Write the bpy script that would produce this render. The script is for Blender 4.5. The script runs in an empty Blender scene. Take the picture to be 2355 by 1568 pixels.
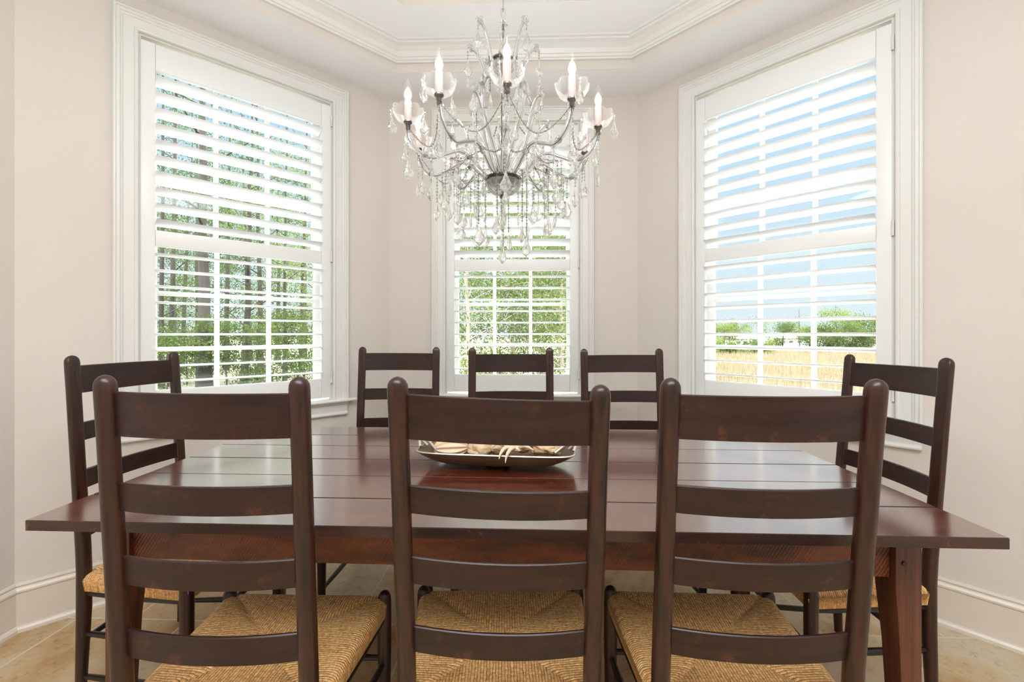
import bpy, bmesh, math, random
import numpy as np
from mathutils import Vector, Matrix
S = bpy.context.scene
PI = math.pi
EYE = 1.195

# ------------------------------------------------------------------ camera
cam_d = bpy.data.cameras.new('camera')
cam_d.lens = 985 / 2355 * 36
cam_d.sensor_width = 36
cam_d.shift_y = -17.4 / 2355
cam_d.clip_start = 0.02
cam_d.clip_end = 500
cam = bpy.data.objects.new('camera', cam_d)
cam.location = (0, 0, EYE)
cam.rotation_euler = (PI / 2, 0, 0)
S.collection.objects.link(cam)
S.camera = cam

# ------------------------------------------------------------------ view, sky, sun, large lights
S.view_settings.view_transform = 'Standard'
S.view_settings.look = 'None'
S.view_settings.gamma = 1
S.view_settings.use_curve_mapping = False
S.view_settings.exposure = 0.0

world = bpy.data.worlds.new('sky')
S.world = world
world.use_nodes = True
wn = world.node_tree
wn.nodes.clear()
wo = wn.nodes.new('ShaderNodeOutputWorld')
wb = wn.nodes.new('ShaderNodeBackground')
wr = wn.nodes.new('ShaderNodeValToRGB')
wt = wn.nodes.new('ShaderNodeTexCoord')
ws = wn.nodes.new('ShaderNodeSeparateXYZ')
wn.links.new(wt.outputs['Generated'], ws.inputs[0])
wn.links.new(ws.outputs['Z'], wr.inputs[0])
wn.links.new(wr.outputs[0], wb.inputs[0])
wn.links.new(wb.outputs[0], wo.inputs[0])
cr = wr.color_ramp
cr.elements[0].position = 0.0
cr.elements[0].color = (0.82, 0.93, 1.0, 1)
cr.elements[1].position = 1.0
cr.elements[1].color = (1.0, 1.0, 1.0, 1)
e = cr.elements.new(0.12); e.color = (0.74, 0.89, 1.0, 1)
e = cr.elements.new(0.42); e.color = (0.52, 0.76, 1.0, 1)
e = cr.elements.new(0.52); e.color = (0.52, 0.76, 1.0, 1)
e = cr.elements.new(0.62); e.color = (1.0, 1.0, 1.0, 1)
# unseen overhead sky boosted to light louvers and room, clear blue lower down
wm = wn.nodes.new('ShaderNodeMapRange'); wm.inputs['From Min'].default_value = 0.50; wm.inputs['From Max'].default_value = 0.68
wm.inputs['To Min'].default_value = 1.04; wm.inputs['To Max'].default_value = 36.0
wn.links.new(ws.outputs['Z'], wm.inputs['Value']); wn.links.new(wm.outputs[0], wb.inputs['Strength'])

def light(name, kind, loc, rot, energy, color=(1, 1, 1), **kw):
    d = bpy.data.lights.new(name, kind)
    d.energy = energy
    d.color = color
    for k, v in kw.items():
        setattr(d, k, v)
    o = bpy.data.objects.new(name, d)
    o.location = loc
    o.rotation_euler = rot
    S.collection.objects.link(o)
    return o

sun = light('sun', 'SUN', (0, -5, 10), (math.radians(42), 0, math.radians(-28)), 1.3, (1, 0.96, 0.88), angle=0.01)
# added area light behind the camera, unseen, fills the bay from the front
light('rear_fill_light', 'AREA', (0, -3.3, 1.5), (math.radians(90), 0, 0), 12, (0.84, 0.93, 1.0), shape='RECTANGLE', size=3.6, size_y=2.4)
# added upward lamp behind the camera, brightens the room off the ceiling
light('ceiling_bounce_fill', 'AREA', (0, -0.45, 1.7), (math.radians(180), 0, 0), 62, (0.82, 0.92, 1.0), shape='DISK', size=0.8)
# added unseen panel under the ceiling, lifts the seats and floor from above
light('overhead_fill_light', 'AREA', (0, -0.30, 2.70), (0, 0, 0), 60, (0.92, 0.96, 1.0), shape='RECTANGLE', size=2.4, size_y=0.9)

# ------------------------------------------------------------------ mesh helpers
class MB:
    def __init__(s):
        s.v = []; s.f = []; s.uv = None
    def add(s, vs, fs):
        b = len(s.v)
        s.v += [tuple(v) for v in vs]
        s.f += [tuple(b + i for i in f) for f in fs]
        return s
    def box(s, x0, x1, y0, y1, z0, z1):
        return s.add([(x0, y0, z0), (x1, y0, z0), (x1, y1, z0), (x0, y1, z0), (x0, y0, z1), (x1, y0, z1), (x1, y1, z1), (x0, y1, z1)],
                     [(0, 3, 2, 1), (4, 5, 6, 7), (0, 1, 5, 4), (1, 2, 6, 5), (2, 3, 7, 6), (3, 0, 4, 7)])
    def prism(s, poly, z0, z1):
        n = len(poly)
        vs = [(x, y, z0) for x, y in poly] + [(x, y, z1) for x, y in poly]
        fs = [tuple(range(n))[::-1], tuple(range(n, 2 * n))] + [(i, (i + 1) % n, n + (i + 1) % n, n + i) for i in range(n)]
        return s.add(vs, fs)
    def loft(s, rings, cap=True, closed=True):
        n = len(rings[0]); vs = [p for r in rings for p in r]; fs = []
        for k in range(len(rings) - 1):
            for i in range(n if closed else n - 1):
                j = (i + 1) % n
                fs.append((k * n + i, k * n + j, (k + 1) * n + j, (k + 1) * n + i))
        if cap:
            fs.append(tuple(range(n))[::-1]); fs.append(tuple((len(rings) - 1) * n + i for i in range(n)))
        return s.add(vs, fs)
    def tube(s, path, r, seg=10, cap=True):
        P = [Vector(p) for p in path]
        R = r if isinstance(r, (list, tuple)) else [r] * len(P)
        up = None; rings = []
        for i, p in enumerate(P):
            t = (P[min(i + 1, len(P) - 1)] - P[max(i - 1, 0)])
            if t.length < 1e-9: t = Vector((0, 0, 1))
            t.normalize()
            if up is None:
                up = t.orthogonal().normalized()
            else:
                up = (up - t * up.dot(t)).normalized()
            w = t.cross(up)
            rings.append([p + (up * math.cos(2 * PI * k / seg) + w * math.sin(2 * PI * k / seg)) * R[i] for k in range(seg)])
        return s.loft(rings, cap)
    def lathe(s, prof, c=(0, 0, 0), seg=16, mod=None):
        rings = []
        for i, (r, z) in enumerate(prof):
            ring = []
            for k in range(seg):
                a = 2 * PI * k / seg
                rr, zz = (mod(r, z, a) if mod else (r, z))
                ring.append((c[0] + rr * math.cos(a), c[1] + rr * math.sin(a), c[2] + zz))
            rings.append(ring)
        return s.loft(rings, True)
    def build(s, name, mat, parent=None, smooth=True, bevel=0, ang=35, sub=0):
        me = bpy.data.meshes.new(name)
        me.from_pydata(s.v, [], s.f)
        if s.uv:
            l = me.uv_layers.new(name='UVMap')
            for i, c in enumerate(s.uv): l.data[i].uv = c
        me.update()
        bm = bmesh.new(); bm.from_mesh(me)
        bmesh.ops.recalc_face_normals(bm, faces=bm.faces)
        if bevel:
            es = [e for e in bm.edges if len(e.link_faces) == 2 and e.calc_face_angle(0) > math.radians(40)]
            bmesh.ops.bevel(bm, geom=es, offset=bevel, segments=2, profile=0.6, affect='EDGES', clamp_overlap=True)
        bm.to_mesh(me); bm.free()
        if smooth:
            for p in me.polygons: p.use_smooth = True
            try: me.set_sharp_from_angle(angle=math.radians(ang))
            except Exception: pass
        me.materials.append(mat)
        o = bpy.data.objects.new(name, me)
        S.collection.objects.link(o)
        o.parent = parent
        return o

def smoothpath(pts, n=8):
    P = [Vector(p) for p in pts]; out = []
    for i in range(len(P) - 1):
        p0 = P[max(i - 1, 0)]; p1 = P[i]; p2 = P[i + 1]; p3 = P[min(i + 2, len(P) - 1)]
        for k in range(n):
            t = k / n
            out.append(0.5 * ((2 * p1) + (p2 - p0) * t + (2 * p0 - 5 * p1 + 4 * p2 - p3) * t * t + (3 * p1 - p0 - 3 * p2 + p3) * t ** 3))
    out.append(P[-1])
    return out

def tag(o, label=None, cat=None, group=None, kind=None):
    if label: o['label'] = label
    if cat: o['category'] = cat
    if group: o['group'] = group
    if kind: o['kind'] = kind
    return o

def empty(name, loc=(0, 0, 0), rz=0, parent=None):
    o = bpy.data.objects.new(name, None)
    o.empty_display_size = 0.1
    S.collection.objects.link(o)
    o.location = loc; o.rotation_euler = (0, 0, rz); o.parent = parent
    return o

def copy_tree(o, parent=None):
    c = o.copy(); S.collection.objects.link(c); c.parent = parent
    for ch in list(o.children): copy_tree(ch, c)
    return c

# ------------------------------------------------------------------ materials
def nodes(m):
    m.use_nodes = True
    nt = m.node_tree
    return nt, nt.nodes, nt.links, nt.nodes['Principled BSDF']

def lin(r, g, b):
    f = lambda c: (c / 255 / 12.92) if c / 255 < 0.04045 else ((c / 255 + 0.055) / 1.055) ** 2.4
    return (f(r), f(g), f(b), 1)

def ramp(ns, cols):
    r = ns.new('ShaderNodeValToRGB')
    r.color_ramp.elements[0].position = cols[0][0]; r.color_ramp.elements[0].color = cols[0][1]
    r.color_ramp.elements[1].position = cols[-1][0]; r.color_ramp.elements[1].color = cols[-1][1]
    for p, c in cols[1:-1]:
        e = r.color_ramp.elements.new(p); e.color = c
    return r

def noise(ns, ls, scale, detail=4, rough=0.55, stretch=None, coord='Object', rot=(0, 0, 0)):
    tc = ns.new('ShaderNodeTexCoord'); mp = ns.new('ShaderNodeMapping')
    ls.new(tc.outputs[coord], mp.inputs[0])
    if stretch: mp.inputs['Scale'].default_value = stretch
    mp.inputs['Rotation'].default_value = rot
    n = ns.new('ShaderNodeTexNoise')
    n.inputs['Scale'].default_value = scale; n.inputs['Detail'].default_value = detail; n.inputs['Roughness'].default_value = rough
    ls.new(mp.outputs[0], n.inputs['Vector'])
    return n

def bump(ns, ls, src, b, strength, dist):
    bp = ns.new('ShaderNodeBump'); bp.inputs['Strength'].default_value = strength; bp.inputs['Distance'].default_value = dist
    ls.new(src, bp.inputs['Height'])
    ls.new(bp.outputs[0], b.inputs['Normal'])
    return bp

def paint(name, col, rough=0.5, var=0.03, bstr=0.05):
    m = bpy.data.materials.new(name); nt, ns, ls, b = nodes(m)
    n = noise(ns, ls, 3.0, 3)
    c0 = tuple(min(1, c * (1 - var)) for c in col[:3]) + (1,); c1 = tuple(min(1, c * (1 + var)) for c in col[:3]) + (1,)
    r = ramp(ns, [(0.35, c0), (0.65, c1)])
    ls.new(n.outputs[0], r.inputs[0]); ls.new(r.outputs[0], b.inputs['Base Color'])
    b.inputs['Roughness'].default_value = rough
    n2 = noise(ns, ls, 220, 2)
    bump(ns, ls, n2.outputs[0], b, bstr, 0.001)
    return m

def wood(name, dark, mid, wear, rough=0.36, grain=(1, 1, 1), wear_amt=0.62, bs=0.25, diag=False, coat=0.0, spec=0.5, gs=14, coat_ior=2.4, coat_rough=0.14):
    m = bpy.data.materials.new(name); nt, ns, ls, b = nodes(m)
    n = noise(ns, ls, gs, 8, 0.62, grain)
    r = ramp(ns, [(0.30, dark), (0.62, mid)])
    ls.new(n.outputs[0], r.inputs[0])
    # rubbed edges
    geo = ns.new('ShaderNodeNewGeometry')
    pr = ramp(ns, [(0.56, (0, 0, 0, 1)), (0.66, (0.8, 0.8, 0.8, 1))])
    ls.new(geo.outputs['Pointiness'], pr.inputs[0])
    n3 = noise(ns, ls, 22, 5, 0.7)
    r3 = ramp(ns, [(wear_amt - 0.02, (0, 0, 0, 1)), (wear_amt + 0.08, (1, 1, 1, 1))])
    ls.new(n3.outputs[0], r3.inputs[0])
    n4 = noise(ns, ls, 60, 4, 0.7)
    r4 = ramp(ns, [(0.735, (0, 0, 0, 1)), (0.775, (0.7, 0.7, 0.7, 1))])
    ls.new(n4.outputs[0], r4.inputs[0])
    mul = ns.new('ShaderNodeMath'); mul.operation = 'MULTIPLY'
    ls.new(pr.outputs[0], mul.inputs[0]); ls.new(r3.outputs[0], mul.inputs[1])
    mx = ns.new('ShaderNodeMath'); mx.operation = 'MAXIMUM'
    ls.new(mul.outputs[0], mx.inputs[0]); ls.new(r4.outputs[0], mx.inputs[1])
    mix = ns.new('ShaderNodeMix'); mix.data_type = 'RGBA'
    ls.new(mx.outputs[0], mix.inputs['Factor']); ls.new(r.outputs[0], mix.inputs['A']); mix.inputs['B'].default_value = wear
    ls.new(mix.outputs['Result'], b.inputs['Base Color'])
    b.inputs['Roughness'].default_value = rough
    b.inputs['Coat Weight'].default_value = coat
    b.inputs['Specular IOR Level'].default_value = spec
    b.inputs['Coat Roughness'].default_value = coat_rough
    b.inputs['Coat IOR'].default_value = coat_ior
    if diag:
        tc = ns.new('ShaderNodeTexCoord'); mp = ns.new('ShaderNodeMapping'); mp.inputs['Rotation'].default_value = (0, math.radians(-32), 0)
        ls.new(tc.outputs['Object'], mp.inputs[0])
        w = ns.new('ShaderNodeTexWave'); w.inputs['Scale'].default_value = 42; w.inputs['Distortion'].default_value = 3; w.inputs['Detail'].default_value = 3
        w.inputs['Detail Scale'].default_value = 2
        ls.new(mp.outputs[0], w.inputs['Vector'])
        bump(ns, ls, w.outputs['Fac'], b, 0.6, 0.0015)
    else:
        bump(ns, ls, n.outputs[0], b, bs, 0.0012)
    return m

M = {}
M['wall'] = paint('wall_paint', lin(221, 212, 203), 0.6, 0.012)
M['trim'] = paint('trim_paint', lin(230, 228, 223), 0.35, 0.008, 0.02)
M['shutter'] = paint('shutter_paint', lin(238, 238, 236), 0.32, 0.005, 0.01)
M['louver'] = paint('louver_paint', lin(246, 246, 246), 0.3, 0.003, 0.01)
nt, ns, ls, b = nodes(M['louver'])
ltl = ns.new('ShaderNodeBsdfTranslucent'); ltl.inputs[0].default_value = (.95, .95, .95, 1); lmx = ns.new('ShaderNodeMixShader'); lmx.inputs[0].default_value = 0.35
ls.new(b.outputs[0], lmx.inputs[1]); ls.new(ltl.outputs[0], lmx.inputs[2]); ls.new(lmx.outputs[0], ns['Material Output'].inputs['Surface'])
M['ceil'] = paint('ceiling_paint', lin(247, 246, 245), 0.7, 0.006)
M['base'] = paint('baseboard_paint', lin(226, 214, 200), 0.35, 0.008, 0.02)
G3 = (1, 1, 0.12)
M['chair_post'] = wood('chair_post_wood', lin(18, 9, 8), lin(62, 31, 20), lin(140, 78, 40), 0.30, (1, 1, 0.07), 0.54, gs=70)
M['chair_slat'] = wood('chair_slat_wood', lin(28, 13, 11), lin(50, 26, 20), lin(108, 60, 38), 0.38, (0.06, 1, 1), 0.61, 0.2, spec=0.32, gs=45, coat=0.12, coat_ior=1.6, coat_rough=0.25)
M['chair_rung'] = wood('chair_rung_wood', lin(18, 12, 11), lin(32, 22, 19), lin(70, 46, 34), 0.33, (0.3, 0.3, 0.3), 0.62, 0.2)
M['table_top'] = wood('table_top_wood', lin(50, 18, 11), lin(100, 42, 25), lin(124, 76, 52), 0.17, (0.06, 1, 1), 0.60, 0.08, coat=1.0, gs=34)
M['table_edge'] = wood('table_edge_wood', lin(40, 24, 19), lin(66, 38, 28), lin(110, 74, 54), 0.45, (0.06, 1, 1), 0.64, 0.3, gs=40)
M['table_apron'] = wood('table_apron_wood', lin(48, 22, 13), lin(124, 62, 30), lin(136, 74, 38), 0.42, (0.3, 1, 1), 0.5, 0.3, diag=True, gs=22)
M['table_leg'] = wood('table_leg_wood', lin(50, 26, 18), lin(104, 55, 36), lin(150, 90, 50), 0.34, (1, 1, 0.04), 0.55, 0.3, gs=60)

def simple(name, col, rough=0.5, metal=0.0, **kw):
    m = bpy.data.materials.new(name); nt, ns, ls, b = nodes(m)
    n = noise(ns, ls, 12, 3)
    r = ramp(ns, [(0.3, tuple(c * 0.86 for c in col[:3]) + (1,)), (0.7, tuple(min(1, c * 1.1) for c in col[:3]) + (1,))])
    ls.new(n.outputs[0], r.inputs[0]); ls.new(r.outputs[0], b.inputs['Base Color'])
    b.inputs['Roughness'].default_value = rough; b.inputs['Metallic'].default_value = metal
    for k, v in kw.items(): b.inputs[k].default_value = v
    return m

# floor: split travertine tiles
m = bpy.data.materials.new('travertine_tile'); nt, ns, ls, b = nodes(m)
tc = ns.new('ShaderNodeTexCoord'); mp = ns.new('ShaderNodeMapping')
mp.inputs['Rotation'].default_value = (0, 0, math.radians(1.9)); mp.inputs['Location'].default_value = (0.0, 0.14, 0)
ls.new(tc.outputs['Object'], mp.inputs[0])
br = ns.new('ShaderNodeTexBrick')
br.inputs['Scale'].default_value = 1.0; br.inputs['Brick Width'].default_value = 0.47; br.inputs['Row Height'].default_value = 0.47
br.inputs['Mortar Size'].default_value = 0.004; br.inputs['Mortar Smooth'].default_value = 0.4; br.offset = 0.5
br.inputs['Color1'].default_value = (0, 0, 0, 1); br.inputs['Color2'].default_value = (1, 1, 1, 1); br.inputs['Mortar'].default_value = (0.5, 0.5, 0.5, 1)
ls.new(mp.outputs[0], br.inputs['Vector'])
n1 = noise(ns, ls, 3.2, 8, 0.65)
n2 = noise(ns, ls, 26, 6, 0.75)
rb = ramp(ns, [(0.25, lin(180, 140, 92)), (0.42, lin(200, 174, 136)), (0.58, lin(206, 192, 166)), (0.75, lin(196, 154, 104))])
add = ns.new('ShaderNodeMath'); add.operation = 'MULTIPLY_ADD'; add.inputs[1].default_value = 0.28
ls.new(br.outputs['Color'], add.inputs[0]); 
sub_ = ns.new('ShaderNodeMath'); sub_.operation = 'SUBTRACT'; ls.new(n1.outputs[0], sub_.inputs[0]); sub_.inputs[1].default_value = 0.14
ls.new(sub_.outputs[0], add.inputs[2])
ls.new(add.outputs[0], rb.inputs[0])
rd = ramp(ns, [(0.30, lin(150, 128, 100)), (0.46, (1, 1, 1, 1))])
ls.new(n2.outputs[0], rd.inputs[0])
mm = ns.new('ShaderNodeMix'); mm.data_type = 'RGBA'; mm.blend_type = 'MULTIPLY'; mm.inputs['Factor'].default_value = 0.6
ls.new(rb.outputs[0], mm.inputs['A']); ls.new(rd.outputs[0], mm.inputs['B'])
mg = ns.new('ShaderNodeMix'); mg.data_type = 'RGBA'
ls.new(br.outputs['Fac'], mg.inputs['Factor']); ls.new(mm.outputs['Result'], mg.inputs['A']); mg.inputs['B'].default_value = lin(212, 204, 188)
ls.new(mg.outputs['Result'], b.inputs['Base Color'])
b.inputs['Roughness'].default_value = 0.42
bump(ns, ls, n2.outputs[0], b, 0.25, 0.002)
M['floor'] = m

# rush seat: uv.x = strand number, uv.y = along strand
m = bpy.data.materials.new('woven_rush'); nt, ns, ls, b = nodes(m)
uv = ns.new('ShaderNodeUVMap'); uv.uv_map = 'UVMap'
mp = ns.new('ShaderNodeMapping'); mp.inputs['Scale'].default_value = (1, 4.0, 1)
ls.new(uv.outputs[0], mp.inputs[0])
nd = ns.new('ShaderNodeTexNoise'); nd.inputs['Scale'].default_value = 1.1; nd.inputs['Detail'].default_value = 3
ls.new(mp.outputs[0], nd.inputs['Vector'])
sx = ns.new('ShaderNodeSeparateXYZ'); ls.new(uv.outputs[0], sx.inputs[0])
ma = ns.new('ShaderNodeMath'); ma.operation = 'MULTIPLY_ADD'; ma.inputs[1].default_value = 0.9
ls.new(nd.outputs[0], ma.inputs[0]); ls.new(sx.outputs['X'], ma.inputs[2])
fl = ns.new('ShaderNodeMath'); fl.operation = 'FLOOR'; ls.new(ma.outputs[0], fl.inputs[0])
fr = ns.new('ShaderNodeMath'); fr.operation = 'FRACT'; ls.new(ma.outputs[0], fr.inputs[0])
# rounded strand height  1-(2f-1)^2
t1 = ns.new('ShaderNodeMath'); t1.operation = 'MULTIPLY_ADD'; t1.inputs[1].default_value = 2; t1.inputs[2].default_value = -1; ls.new(fr.outputs[0], t1.inputs[0])
t2 = ns.new('ShaderNodeMath'); t2.operation = 'MULTIPLY'; ls.new(t1.outputs[0], t2.inputs[0]); ls.new(t1.outputs[0], t2.inputs[1])
t3 = ns.new('ShaderNodeMath'); t3.operation = 'SUBTRACT'; t3.inputs[0].default_value = 1; ls.new(t2.outputs[0], t3.inputs[1])
cx = ns.new('ShaderNodeCombineXYZ'); ls.new(fl.outputs[0], cx.inputs[0])
sy = ns.new('ShaderNodeMath'); sy.operation = 'MULTIPLY'; sy.inputs[1].default_value = 14; ls.new(sx.outputs['Y'], sy.inputs[0]); ls.new(sy.outputs[0], cx.inputs[1])
nc = ns.new('ShaderNodeTexNoise'); nc.inputs['Scale'].default_value = 0.9; nc.inputs['Detail'].default_value = 4; nc.inputs['Roughness'].default_value = 0.7
ls.new(cx.outputs[0], nc.inputs['Vector'])
rc = ramp(ns, [(0.28, lin(176, 106, 54)), (0.42, lin(224, 160, 94)), (0.56, lin(246, 196, 128)), (0.72, lin(255, 230, 176))])
ls.new(nc.outputs[0], rc.inputs[0])
rg = ramp(ns, [(0.0, lin(62, 34, 18)), (0.55, (1, 1, 1, 1))])
ls.new(t3.outputs[0], rg.inputs[0])
mm = ns.new('ShaderNodeMix'); mm.data_type = 'RGBA'; mm.blend_type = 'MULTIPLY'; mm.inputs['Factor'].default_value = 0.9
ls.new(rc.outputs[0], mm.inputs['A']); ls.new(rg.outputs[0], mm.inputs['B'])
ls.new(mm.outputs['Result'], b.inputs['Base Color'])
b.inputs['Roughness'].default_value = 0.45
bump(ns, ls, t3.outputs[0], b, 0.7, 0.0018)
M['rush'] = m

def glassmat(name, rough=0.0, ior=1.5, tint=(1, 1, 1, 1)):
    m = bpy.data.materials.new(name); nt, ns, ls, b = nodes(m)
    b.inputs['Base Color'].default_value = tint
    b.inputs['Transmission Weight'].default_value = 1
    b.inputs['IOR'].default_value = ior
    b.inputs['Roughness'].default_value = rough
    return m
M['crystal'] = glassmat('cut_crystal', 0.02, 1.45)
nt, ns, ls, b = nodes(M['crystal'])
gtr = ns.new('ShaderNodeBsdfTransparent'); gtl = ns.new('ShaderNodeBsdfTranslucent'); gmx = ns.new('ShaderNodeMixShader'); gm2 = ns.new('ShaderNodeMixShader')
gmx.inputs[0].default_value = 0.18; gm2.inputs[0].default_value = 0.06
ls.new(b.outputs[0], gmx.inputs[1]); ls.new(gtr.outputs[0], gmx.inputs[2]); ls.new(gmx.outputs[0], gm2.inputs[1]); ls.new(gtl.outputs[0], gm2.inputs[2])
ls.new(gm2.outputs[0], ns['Material Output'].inputs['Surface'])
# thin shell glass (window panes, bobeches): clear with a mirror-like sheen at grazing angles
def thinglass(name, gloss=0.9, tint=(1, 1, 1, 1), ior=1.45, extra=0.0):
    m = bpy.data.materials.new(name); m.use_nodes = True; nt = m.node_tree; ns = nt.nodes; ls = nt.links; ns.clear()
    out = ns.new('ShaderNodeOutputMaterial'); tr = ns.new('ShaderNodeBsdfTransparent'); tr.inputs[0].default_value = tint
    gl = ns.new('ShaderNodeBsdfGlossy'); gl.inputs['Roughness'].default_value = 0.03; gl.inputs['Color'].default_value = (gloss, gloss, gloss, 1)
    lw = ns.new('ShaderNodeLayerWeight'); lw.inputs['Blend'].default_value = 0.5
    pw = ns.new('ShaderNodeMath'); pw.operation = 'POWER'; pw.inputs[1].default_value = 4.0; ls.new(lw.outputs['Facing'], pw.inputs[0])
    ad = ns.new('ShaderNodeMath'); ad.operation = 'MULTIPLY_ADD'; ad.inputs[1].default_value = 0.55; ad.inputs[2].default_value = 0.04 + extra; ls.new(pw.outputs[0], ad.inputs[0])
    mx = ns.new('ShaderNodeMixShader')
    ls.new(ad.outputs[0], mx.inputs[0]); ls.new(tr.outputs[0], mx.inputs[1]); ls.new(gl.outputs[0], mx.inputs[2]); ls.new(mx.outputs[0], out.inputs[0])
    return m
M['pane'] = thinglass('window_glass', 0.5, (0.97, 0.99, 0.98, 1))
M['bobeche'] = thinglass('bobeche_glass', 1.0, (0.98, 0.98, 0.98, 1), 1.5, 0.02)
nt = M['bobeche'].node_tree; ns = nt.nodes; ls = nt.links
gtl = ns.new('ShaderNodeBsdfTranslucent'); gdf = ns.new('ShaderNodeBsdfDiffuse'); gaf = ns.new('ShaderNodeMixShader'); ls.new(gtl.outputs[0], gaf.inputs[1]); ls.new(gdf.outputs[0], gaf.inputs[2])
gtl.inputs[0].default_value = (1, 1, 1, 1); gdf.inputs[0].default_value = (1, 1, 1, 1)
gmx = ns.new('ShaderNodeMixShader'); glw = ns.new('ShaderNodeLayerWeight'); glw.inputs['Blend'].default_value = .5
gpw = ns.new('ShaderNodeMath'); gpw.operation = 'MULTIPLY_ADD'; gpw.inputs[1].default_value = 0.13; gpw.inputs[2].default_value = 0.01; ls.new(glw.outputs['Facing'], gpw.inputs[0])
ls.new(gpw.outputs[0], gmx.inputs[0])
last = [n_ for n_ in ns if n_.bl_idname == 'ShaderNodeOutputMaterial'][0]; src = last.inputs[0].links[0].from_socket
ls.new(src, gmx.inputs[1]); ls.new(gaf.outputs[0], gmx.inputs[2]); ls.new(gmx.outputs[0], last.inputs[0])
M['chrome'] = simple('chrome', lin(176, 176, 178), 0.28, 1.0)
M['darkmetal'] = simple('dark_nickel', lin(120, 116, 114), 0.18, 1.0)
M['sleeve'] = simple('candle_sleeve', lin(206, 184, 176), 0.35)
m = bpy.data.materials.new('lit_filament_glow'); nt, ns, ls, b = nodes(m)
b.inputs['Base Color'].default_value = (1, 0.95, 0.88, 1)
b.inputs['Emission Color'].default_value = (1, 0.90, 0.78, 1); b.inputs['Emission Strength'].default_value = 9
M['glow'] = m
M['bulbglass'] = thinglass('bulb_glass', 1.0, (1, 0.99, 0.97, 1), 1.5, 0.03)
M['hinge'] = simple('painted_hinge', lin(226, 224, 218), 0.4)

# ------------------------------------------------------------------ room plan (octagonal breakfast bay)
A = Vector((-0.813, 2.835)); B = Vector((0.821, 2.793))
C = Vector((-1.9963, 1.7184)); E = Vector((1.9315, 1.6000))
F = C + Vector((-0.0325, -0.9995)) * 5.2
G = E + Vector((-0.0325, -0.9995)) * 5.2
T8 = math.tan(PI / 8)

def frame(P0, P1):
    d = (P1 - P0); L = d.length; d.normalize()
    return L, math.atan2(d.y, d.x)

def wall(name, P0, P1, opening=None, m0=T8, m1=T8, t=0.16, h=3.3):
    L, a = frame(P0, P1)
    mb = MB()
    def piece(u0, u1, z0, z1, e0=False, e1=False):
        mb.prism([(u0, 0), (u1, 0), (u1 + (m1 * t if e1 else 0), t), (u0 - (m0 * t if e0 else 0), t)], z0, z1)
    if opening:
        u0, u1, z0, z1 = opening
        piece(0, u0, -0.4, h, True, False); piece(u1, L, -0.4, h, False, True)
        piece(u0, u1, -0.4, z0); piece(u0, u1, z1, h)
    else:
        piece(0, L, -0.4, h, True, True)
    o = mb.build(name, M['wall'], smooth=False)
    o.location = (P0.x, P0.y, 0); o.rotation_euler = (0, 0, a)
    tag(o, kind='structure')
    return o
OPN = (0.378, 1.250, 0.790, 2.580)
wall('wall_back', A, B, OPN)
wall('wall_back_left', C, A, OPN)
wall('wall_back_right', B, E, OPN)
wall('wall_left', F, C, None, 0, T8)
wall('wall_right', E, G, None, T8, 0)
wall('wall_front', G, F, None, 0.9, 0.9)

floor = MB().box(-4.0, 4.0, -4.4, 3.0, -0.05, 0.0)
# keep the floor slab inside the outer faces of the bay
floor = MB().prism([(F.x - .1, F.y - .1), (G.x + .1, G.y - .1), (E.x + .1, E.y + .02), (B.x + .06, B.y + .1), (A.x - .06, A.y + .1), (C.x - .1, C.y + .02)], -0.05, 0)
tag(floor.build('floor', M['floor'], smooth=False), kind='structure')

# ceiling: wide soffit, stepped octagonal tray
OC = Vector((-0.047, 0.848)); OY = math.radians(-1.86)
def ring(a, z):
    r = a / math.cos(PI / 8)
    return [(OC.x + r * math.cos(OY + PI / 8 + k * PI / 4), OC.y + r * math.sin(OY + PI / 8 + k * PI / 4), z) for k in range(8)]
def rings(name, prof, mat, **kw):
    o = MB().loft([ring(a, z) for a, z in prof], cap=False).build(name, mat, smooth=False, **kw)
    tag(o, kind='structure'); return o
mb = MB()
def footprint(z, ex=0.1):
    dn = Vector((-0.0325, -0.9995)) * 1.63
    out = []
    for p in (E, B, A, C, C + dn, F, G, E + dn):
        q_ = p + (p - OC).normalized() * ex
        out.append((q_.x, q_.y, z))
    return out
mb.loft([ring(1.67, 2.74), footprint(2.74)], cap=False)
mb.loft([ring(1.575, 2.881), ring(1.33, 2.881)], cap=False)
mb.add(ring(1.345, 2.975), [tuple(range(8))])
tag(mb.build('ceiling', M['ceil'], smooth=False), kind='structure')
rings('trim_1', [(1.67, 2.738), (1.67, 2.80)], M['wall'])
rings('trim_2', [(1.672, 2.790), (1.655, 2.790), (1.653, 2.799), (1.646, 2.801), (1.640, 2.812), (1.634, 2.814), (1.622, 2.835), (1.600, 2.853), (1.582, 2.860), (1.580, 2.868), (1.568, 2.870), (1.566, 2.884)], M['trim'])
rings('trim_3', [(1.33, 2.879), (1.33, 2.977)], M['wall'])
# roof deck over everything
tag(MB().loft([footprint(3.2, 0.15), footprint(3.3, 0.15)], cap=True).build('ceiling_roof_deck', M['ceil'], smooth=False), kind='structure')

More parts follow.
